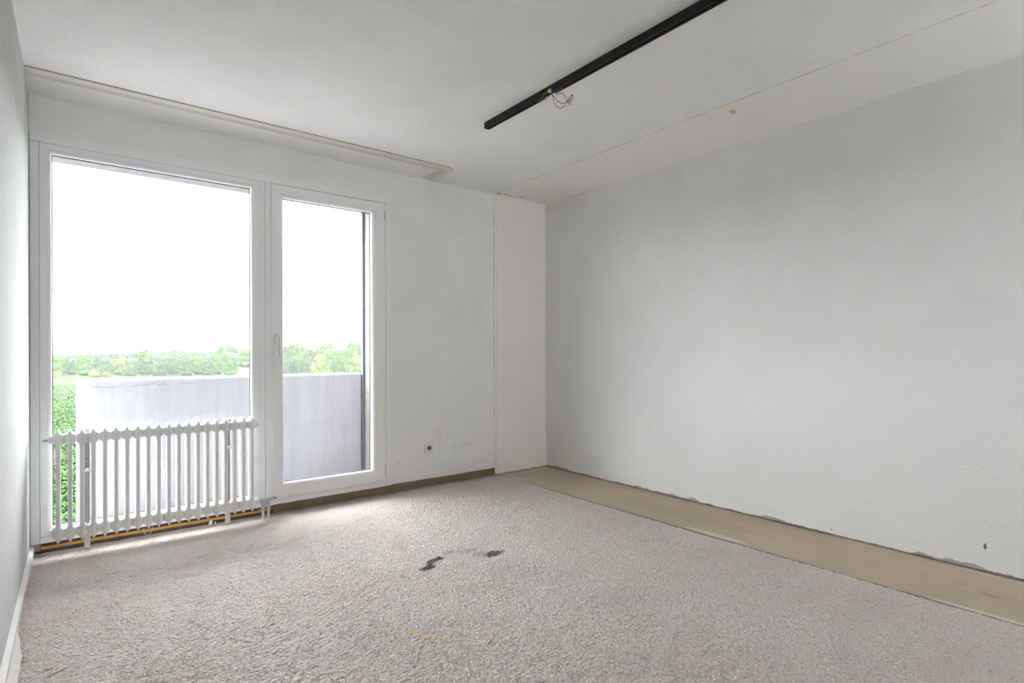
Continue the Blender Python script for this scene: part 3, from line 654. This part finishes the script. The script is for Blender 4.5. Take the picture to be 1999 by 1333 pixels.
# ------------------------------------------------------------------ land beyond the balcony
GZ = -4.9
def field_material(near):
    m = Mat('green_crop_field' if near else 'ripe_far_fields', 1.0, 0.0)
    if near:
        n1 = m.noise(3.0, 5, 0.7); n2 = m.noise(0.12, 3, 0.6); n3 = m.noise(0.35, 3, 0.55, off=(3, 9, 0))
        c = m.mix(m.ramp(n1, 0.35, 0.65), (0.0120, 0.0309, 0.0090), (0.0210, 0.0449, 0.0150))
        o = m.xyz(); c = m.mix(m.math('MULTIPLY', m.ramp(m.math('ADD', o[1], m.math('MULTIPLY', n2, 40)), 110, 170), 0.8), c, (0.0297, 0.0359, 0.0219))
        for q, r in (((-1.6, 42.0), (1.0, 3.2)), ((-1.5, 34.5), (.8, 2.0)), ((-0.45, 41), (.3, 1.0))):
            c = m.mix(m.blob(q, r, ns=.6, amt=.35, soft=.2), c, (0.0357, 0.0307, 0.0257))
    else:
        n = m.noise(0.012, 3, 0.5); c = m.mix(m.ramp(n, 0.42, 0.58), (0.0450, 0.0418, 0.0321), (0.0300, 0.0386, 0.0193))
    m.color(c); return m
def quad_ground(name, corners, mat):
    mb = MB(); vs = [mb.bm.verts.new(p) for p in corners]; lo = [mb.bm.verts.new((p[0], p[1], p[2] - .5)) for p in corners]
    k = len(vs); mb.bm.faces.new(vs); mb.bm.faces.new(lo[::-1])
    for i in range(k): j = (i + 1) % k; mb.bm.faces.new((vs[i], lo[i], lo[j], vs[j]))
    return mb.build(name, mat, kind='structure')
m_crop = field_material(True)
quad_ground('ground_crop_field', [(-160, 4.3, GZ), (320, 4.3, GZ), (320, 60, GZ), (100, 142, GZ), (-60, 212, GZ), (-160, 235, GZ)], m_crop)
# unseen pale yard below the balcony, added to bounce light onto the ceiling
quad_ground('ground_bounce_yard', [(-30, 4.26, GZ + .02), (40, 4.26, GZ + .02), (40, 22.5, GZ + .02), (-30, 22.5, GZ + .02)], simple('bounce_yard_paving', (0.21, 0.207, 0.203), 0.95, 0.0, var=0.15, scale=1.5))
quad_ground('ground_far_fields', [(-900, 180, GZ - .06), (-160, 60, GZ - .06), (320, 30, GZ - .06), (1500, 100, GZ - .06), (1500, 1500, GZ - .06), (-900, 1500, GZ - .06)], field_material(False))

def leaf_material(name, cols, scale=1.2):
    m = Mat(name, 0.85, 0.04); n = m.noise(scale, 3, 0.6); n2 = m.noise(scale * 6, 2, 0.5)
    c = m.mix(m.ramp(n, 0.42, 0.6), cols[0], cols[1]); m.color(m.mix(m.math('MULTIPLY', m.ramp(n2, .5, .7), .6), c, cols[2])); return m
m_leaf_mid = leaf_material('mid_green_leaves', ((0.0248, 0.0497, 0.0207), (0.0455, 0.0828, 0.0248), (0.0870, 0.1140, 0.0415)))
m_leaf_dark = leaf_material('dull_green_leaves', ((0.0270, 0.0415, 0.0270), (0.0415, 0.0663, 0.0332), (0.0705, 0.0912, 0.0373)))
m_leaf_yel = leaf_material('yellow_green_leaves', ((0.0622, 0.0828, 0.0248), (0.0932, 0.1077, 0.0415), (0.1243, 0.1243, 0.0622)))
m_bark = simple('grey_brown_bark', (0.12, 0.095, 0.075), 0.9)
m_beet = leaf_material('crop_leaves', ((0.0187, 0.0420, 0.0125), (0.0295, 0.0599, 0.0170), (0.0464, 0.0767, 0.0267)), .9)

def leaf_cloud(lobes, n, size, seed):
    """numpy leaf cards scattered over ellipsoid lobes -> verts, faces"""
    r = np.random.default_rng(seed); V = []; F = []
    wts = np.array([l[3] * l[4] for l in lobes]); wts = wts / wts.sum()
    idx = r.choice(len(lobes), n, p=wts)
    for q, k in enumerate(idx):
        cx_, cy_, cz_, rx, rz = lobes[k]
        d = r.normal(size=3); d /= np.linalg.norm(d); d[2] = abs(d[2]) if r.random() < .6 else d[2]
        rr = r.uniform(.72, 1.08)
        c = np.array([cx_ + d[0] * rx * rr, cy_ + d[1] * rx * rr, cz_ + d[2] * rz * rr])
        a = r.normal(size=3); a /= np.linalg.norm(a); b = np.cross(a, r.normal(size=3)); b /= np.linalg.norm(b)
        s_ = size * r.uniform(.6, 1.4); e = np.cross(a, b) * s_ * .25
        b0 = len(V); V += [c - a * s_, c + b * s_ * .5 + e, c + a * s_, c - b * s_ * .5 + e]; F.append((b0, b0 + 1, b0 + 2, b0 + 3))
    return V, F
def crown_mesh(h, wd, seed, size=.30, n=1500, bare=.10):
    rnd = random.Random(seed); lobes = []
    k = 9
    for i in range(k):
        a = rnd.uniform(0, 2 * PI); q = rnd.random() ** .6
        z = h * (bare + .16 + (.92 - .30 - bare) * rnd.random()); t = 1 - ((z / h - .45) / .62) ** 2
        rr = wd * .5 * max(.25, t) * .55 * q
        rx = wd * .5 * rnd.uniform(.38, .6); rz = min(h * rnd.uniform(.17, .27), h - z)
        lobes.append((math.cos(a) * rr, math.sin(a) * rr, z, rx, rz))
    lobes.append((0, 0, h * .80, wd * .24, h * .20)); lobes.append((0, 0, h * .42, wd * .46, h * .34)); lobes.append((0, 0, h * .18, wd * .46, h * .20))
    V, F = leaf_cloud(lobes, n, size, seed)
    mb = MB()
    for l in lobes: mb.blob((l[0], l[1], l[2]), (l[3] * .86, l[3] * .86, l[4] * .86), 2, .08, rnd)
    vs = [mb.bm.verts.new(v) for v in V]
    for f in F: mb.bm.faces.new([vs[i] for i in f])
    return mb
def tree(name, label, x, y, h, wd, mat, seed, group=None, n=1500, size=.30, bare=.10):
    t = root(name, label, 'tree', group, loc=(x, y, GZ))
    mb = crown_mesh(h, wd, seed, size, n, bare); o = mb.build('crown', mat); o.parent = t
    tr = MB(); tr.cyl((0, 0, 0), (0, 0, h * .55), wd * .035 + .05, 8, wd * .012 + .02)
    for k in range(3):
        a = seed + k * 2.1; tr.cyl((0, 0, h * .30), (math.cos(a) * wd * .22, math.sin(a) * wd * .22, h * .6), wd * .016 + .02, 6, .02)
    o = tr.build('trunk', m_bark); o.parent = t
    return t
sY, cYw = math.sin(YAW), math.cos(YAW)
def spot(px, d):
    """ground point d metres in front of the camera, px = column in the photograph"""
    u = (px - CX) / F_PX; return d * (sY + cYw * u), d * (cYw - sY * u)
TREES = [  # column, distance, top row, width in columns, kind
    (114, 146.5, 691, 34, 'mid'),
    (139, 153.5, 698, 26, 'dark'),
    (165, 146.5, 690, 32, 'mid'),
    (190, 153.5, 698, 22, 'dark'),
    (205, 146.5, 696, 30, 'dark'),
    (232, 153.5, 697, 34, 'yel'),
    (254, 146.5, 699, 30, 'dark'),
    (283, 163, 679, 28, 'mid'),
    (285, 153.5, 694, 34, 'dark'),
    (312, 146.5, 693, 34, 'dark'),
    (338, 153.5, 692, 34, 'dark'),
    (362, 146.5, 691, 32, 'dark'),
    (386, 153.5, 692, 30, 'mid'),
    (404, 146.5, 700, 24, 'dark'),
    (425, 153.5, 689, 28, 'mid'),
    (450, 146.5, 700, 26, 'mid'),
    (432, 236, 672, 26, 'dark'),
    (452, 215, 669, 40, 'dark'),
    (478, 228, 676, 34, 'mid'),
    (578, 118, 668, 64, 'mid'),
    (556, 112, 674, 40, 'dark'),
    (604, 111, 680, 40, 'dark'),
    (640, 127, 669, 66, 'mid'),
    (625, 105, 690, 40, 'yel'),
    (668, 113, 684, 42, 'mid'),
    (690, 136, 663, 52, 'mid'),
    (694, 104.5, 684, 34, 'yel'),
    (712, 113, 676, 38, 'dark'),
    (742, 122, 668, 48, 'mid'),
]
KL = {'mid': ('broadleaf_tree', m_leaf_mid), 'dark': ('hedgerow_tree', m_leaf_dark), 'yel': ('shrub', m_leaf_yel)}
for i, (px, d, top, wpx, k) in enumerate(TREES):
    x, y = spot(px, d); h = (HZ - top) / F_PX * d + (1.10 - GZ); wd = wpx * d / F_PX
    nm, mt = KL[k]
    if px > 500: lab, g = {'mid': 'mid-green leafy tree beyond the parapet, seen through the balcony door', 'dark': 'dull green tree beyond the parapet, seen through the balcony door', 'yel': 'pale yellow-green shrub among the trees seen through the balcony door'}[k], 'trees seen through the balcony door'
    elif d > 200: lab, g = 'tall hazy tree standing behind the hedgerow at the right side of the large window', 'tall trees behind the hedgerow'
    elif px == 283: lab, g = 'single tall green tree rising above the middle of the field hedgerow', None
    else: lab, g = {'mid': 'mid-green tree in the hedgerow at the far edge of the field', 'dark': 'dull grey-green tree in the hedgerow at the far edge of the field', 'yel': 'yellow-green shrub in the hedgerow at the far edge of the field'}[k], 'hedgerow trees at the field edge'
    big = px > 500
    tree(nm, lab, x, y, h, wd, mt, 100 + i, g, n=2200 if big else 1300, size=.34 if big else .30, bare=.02)
# low bushes at the foot of the hedgerow
for i, (px, d, hh, wm, mt) in enumerate(((110, 140, 1.5, 2.6, m_leaf_yel), (184, 140, 2.0, 2.8, m_leaf_yel), (206, 140, 1.2, 2.4, m_leaf_yel), (468, 140, .8, 2.3, m_leaf_yel), (489, 140, .8, 2.3, m_leaf_yel))):
    x, y = spot(px, d); t = root('bush', 'low pale bush at the foot of the field hedgerow', 'bush', 'low bushes along the field edge', loc=(x, y, GZ))
    o = crown_mesh(hh, wm, 300 + i, .22, 500, 0.0).build('foliage', mt); o.parent = t
# distant woodland: individual trees, shared meshes
protos = []
rnd = random.Random(77)
px = 88.0; i = 0
while px < 745:
    far = px < 300; d = (620 if far else 470) + (24 if i % 2 else -24) + rnd.uniform(-8, 8)
    top = (rnd.uniform(687, 691) if px < 240 else rnd.uniform(685, 689)) if far else rnd.uniform(681, 685)
    x, y = spot(px, d); h = (HZ - top) / F_PX * d + (1.10 - GZ); wd = rnd.uniform(14, 18) * d / F_PX
    if len(protos) < 4:
        t = tree('distant_tree', 'hazy tree in the distant woodland on the horizon', x, y, h, wd, m_leaf_dark, 500 + i, 'distant woodland trees', n=500, size=.9, bare=.02)
        protos.append((t, h, wd))
    else:
        s0, h0, w0 = protos[i % 4]; t = s0.copy(); C.objects.link(t); t.location = (x, y, GZ); t.scale = (wd / w0, wd / w0, h / h0); t.rotation_euler = (0, 0, rnd.uniform(0, 6))
        for ch in s0.children: c_ = ch.copy(); c_.parent = t; C.objects.link(c_)
    px += rnd.uniform(9.5, 12); i += 1

# crop leaves in the near field (one uncountable object)
def crop():
    r = np.random.default_rng(4); n = 90000
    Y = 16 + (125 - 16) * r.random(n) ** 1.7; X = r.uniform(-.085, .10, n) * Y + r.uniform(-.8, .8, n)
    bare = ((X + 1.6) / 1.0) ** 2 + ((Y - 42) / 3.2) ** 2 < 1; bare |= ((X + 1.5) / .8) ** 2 + ((Y - 34.5) / 2.) ** 2 < 1; bare |= ((X + .45) / .3) ** 2 + (Y - 41) ** 2 < 1
    X, Y = X[~bare], Y[~bare]; n = len(X)
    a = r.uniform(0, 2 * PI, n); L = r.uniform(.10, .24, n) * (1 + np.clip(Y - 45, 0, 80) / 60); tilt = r.uniform(.15, 1.1, n); zb_ = r.uniform(.02, .22, n)
    dx, dy = np.cos(a), np.sin(a); co, si = np.cos(tilt), np.sin(tilt)
    P0 = np.stack([X, Y, GZ + zb_], 1); mid = P0 + np.stack([dx * co * L * .55, dy * co * L * .55, si * L * .55], 1); tip = P0 + np.stack([dx * co * L, dy * co * L, si * L * .8], 1)
    sd = np.stack([-dy, dx, np.zeros(n)], 1) * (L * .34)[:, None]
    V = np.stack([P0, mid + sd, tip, mid - sd], 1).reshape(-1, 3)
    Fi = np.arange(4 * n).reshape(-1, 4)
    me = bpy.data.meshes.new('crop_leaves'); me.from_pydata(V.tolist(), [], Fi.tolist()); me.materials.append(m_beet.m)
    o = bpy.data.objects.new('crop_leaves', me); C.objects.link(o)
    tag(o, 'dense low green crop leaves growing in the field below the balcony', 'crop', kind='stuff')
crop()

# aerial haze over the fields
for y0, y1, dens, lb in ((30, 97, 0.00055, 'thin pale haze over the green field before the hedgerow'), (266, 385, 0.00016, 'pale haze over the far fields before the distant woodland')):
    m = bpy.data.materials.new('thin_air_haze'); m.use_nodes = True; t = m.node_tree; t.nodes.clear()
    out = t.nodes.new('ShaderNodeOutputMaterial'); sc_ = t.nodes.new('ShaderNodeVolumeScatter'); sc_.inputs['Density'].default_value = dens; sc_.inputs['Color'].default_value = (.97, .98, 1, 1)
    t.links.new(sc_.outputs[0], out.inputs['Volume'])
    tag(MB().box((-.6 * y1, y0, GZ + .7), (.95 * y1, y1, 25)).build('haze', m), lb, 'haze', kind='stuff')
